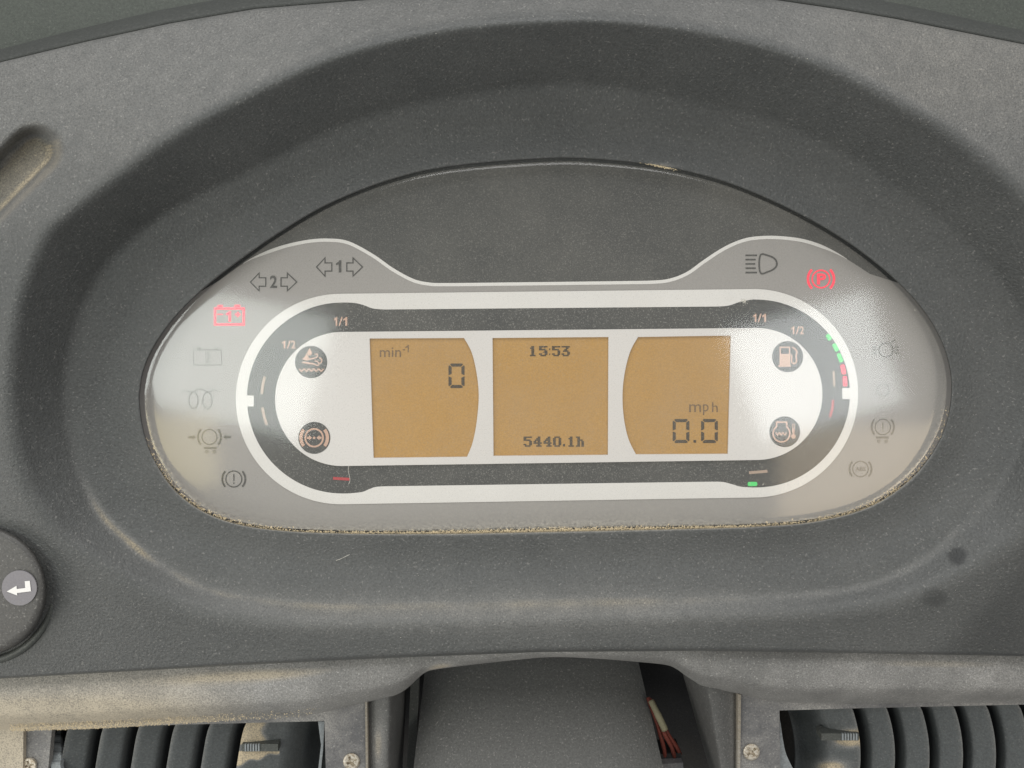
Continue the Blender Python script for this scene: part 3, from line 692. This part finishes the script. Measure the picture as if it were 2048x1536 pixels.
# ------------------------------------------------------------------ wires beside the column
wb = thing('wiring_bundle', 'red wires with a cream sleeve showing beside the steering column cover', 'wires', tuple(P(1330, 1500, -.05)))
def px3(l): return [tuple(P(a, c, z)) for a, c, z in smooth(l, 5)]
for l in ([(1296,1395,-.050),(1312,1440,-.044),(1322,1475,-.042),(1328,1498,-.043),(1330,1518,-.046)], [(1300,1398,-.050),(1318,1440,-.043),(1330,1470,-.040),(1342,1492,-.041),(1349,1514,-.045)], [(1304,1400,-.051),(1324,1445,-.044),(1338,1472,-.042),(1352,1492,-.043),(1360,1508,-.046)]):
    MB().tube(px3(l), .00105).build('wire', M_wire, wb, True)
MB().tube(px3([(1302,1402,-.046),(1316,1430,-.041),(1330,1460,-.039)]), [.0015] * 5 + [.0017] * 6).build('sleeve', M_sleeve, wb, True)
MB().shape([[(1320, 1508), (1362, 1506), (1366, 1535), (1322, 1535)]], -.044, .012).build('connector', M_conn, wb)

# dark inside of the dashboard behind the openings
bk = MB().shape([rect(-700, 1150, 2750, 1900)], -.085, .004).build('bulkhead', M_dark); tag(bk, 'dark bulkhead inside the dashboard behind the steering column opening', kind='structure')

# ------------------------------------------------------------------ dust: crumbs in the lens groove, on the trim edge, loose flakes
def flakes(name, pts, mat, label, smin, smax):
    b = MB()
    for (x, y, z) in pts:
        c = P(x, y, z); s = rnd.uniform(smin, smax) * .0002; a = rnd.uniform(0, 6.28); l = rnd.choice((1, 1, 1.4, 2.4))
        ux, uy = math.cos(a) * s * l, math.sin(a) * s * l; vx, vy = -math.sin(a) * s, math.cos(a) * s; h = s * rnd.uniform(.3, 1.0)
        n = len(b.v); b.v += [(c[0] - ux, c[1] - uy, c[2]), (c[0] + vx, c[1] + vy, c[2] + h * .5), (c[0] + ux, c[1] + uy, c[2] + h), (c[0] - vx, c[1] - vy, c[2] + h * .3), (c[0], c[1], c[2] - h * .3)]
        b.f += [(n, n + 1, n + 2), (n, n + 2, n + 3), (n, n + 4, n + 1), (n + 1, n + 4, n + 2), (n + 2, n + 4, n + 3), (n + 3, n + 4, n)]
    return tag(b.build(name, mat), label, 'dust', kind='stuff')
pts = []
for _ in range(5200):
    a = rnd.uniform(RAD(8), RAD(168)); r = np.interp(a, ANG, rA)
    x, y = CX + r * math.cos(a), CY + r * math.sin(a)
    if rnd.random() > (.25 + .75 * ss(np.array(y), 880, 1010)): continue
    wgt = 1.7 if a < RAD(38) or a > RAD(146) else 1.0
    o = -abs(rnd.gauss(0, 3.2 * wgt)) + .5
    x += o * math.cos(a); y += o * math.sin(a); 
    pts.append((x, y, (.0002 + .0002 * rnd.random() + (.0010 if o < -3 else 0))))
for _ in range(160):
    x = rnd.gauss(1318, 18); pts.append((x, 331 + (x - 1318) * .22 + abs(rnd.gauss(0, 1.6)), .0012))
flakes('dust', pts, M_crumb, 'tan dust packed into the seam around the display lens', .35, 1.2)
pts = []
for _ in range(2600):
    x = abs(rnd.gauss(0, 260)) + 20
    if x > 640: continue
    y = np.interp(x, BT[:, 0], BT[:, 1]) - abs(rnd.gauss(0, 9)) + 2
    pts.append((x, y, -.0075 + .004 * (np.interp(x, BT[:, 0], BT[:, 1]) - y) / 25))
flakes('dust', pts, M_crumb, 'tan crumbs along the lower edge of the rolled trim above the thumbwheel vent', .3, 1.1)

for l, lab in (([(697,932,.0016),(696.5,942,.0018),(699,952,.0017),(700,961,.0016),(697.5,968,.0015)], 'pale curled lint fibre lying on the lens over the red gauge tick'), ([(672,1121,.0021),(683,1117,.0022),(693,1112,.0023),(699,1109,.0022)], 'pale lint fibre on the recess slope below the lens'), ([(1642,1430,-.010),(1630,1437,-.009),(1622,1433,-.009)], None)):
    if lab: tag(MB().tube(px3(l), .00010, 6).build('lint_fibre', M_flake, None, True), lab, 'lint')
pts = []
for _ in range(60):
    a = rnd.uniform(0, 6.28); r = abs(rnd.gauss(0, 4)); pts.append((1488 + r * math.cos(a), 603 + r * math.sin(a), .0013))
for x, y in ((1766, 794), (1762, 793), (310, 758), (1695, 650), (1830, 620), (1610, 640), (1500, 965), (1527, 967)): pts += [(x + rnd.gauss(0, 1), y + rnd.gauss(0, 1), .0010) for _ in range(3)]
flakes('dust', pts, M_flake, 'small pale smudge and specks stuck on the display lens', .3, .9)
pts = []
for _ in range(420):
    i = rnd.randrange(int(G.shape[0] * .12), int(G.shape[0] * .93)); j = rnd.randrange(NA)
    if -20 < PX[i, j] < 2070 and 0 < PY[i, j] < 1300: pts.append((PX[i, j], PY[i, j], ZZ[i, j] * MMU + .0001))
flakes('dust', pts, M_flake, 'scattered pale dust specks over the dashboard hood', .15, .55)

# ------------------------------------------------------------------ stand the whole face up at its lean
for o in list(col.objects):
    if o.parent is None and o.type in ('MESH', 'EMPTY'):
        o.matrix_world = TILT @ Matrix.Translation(o.location)
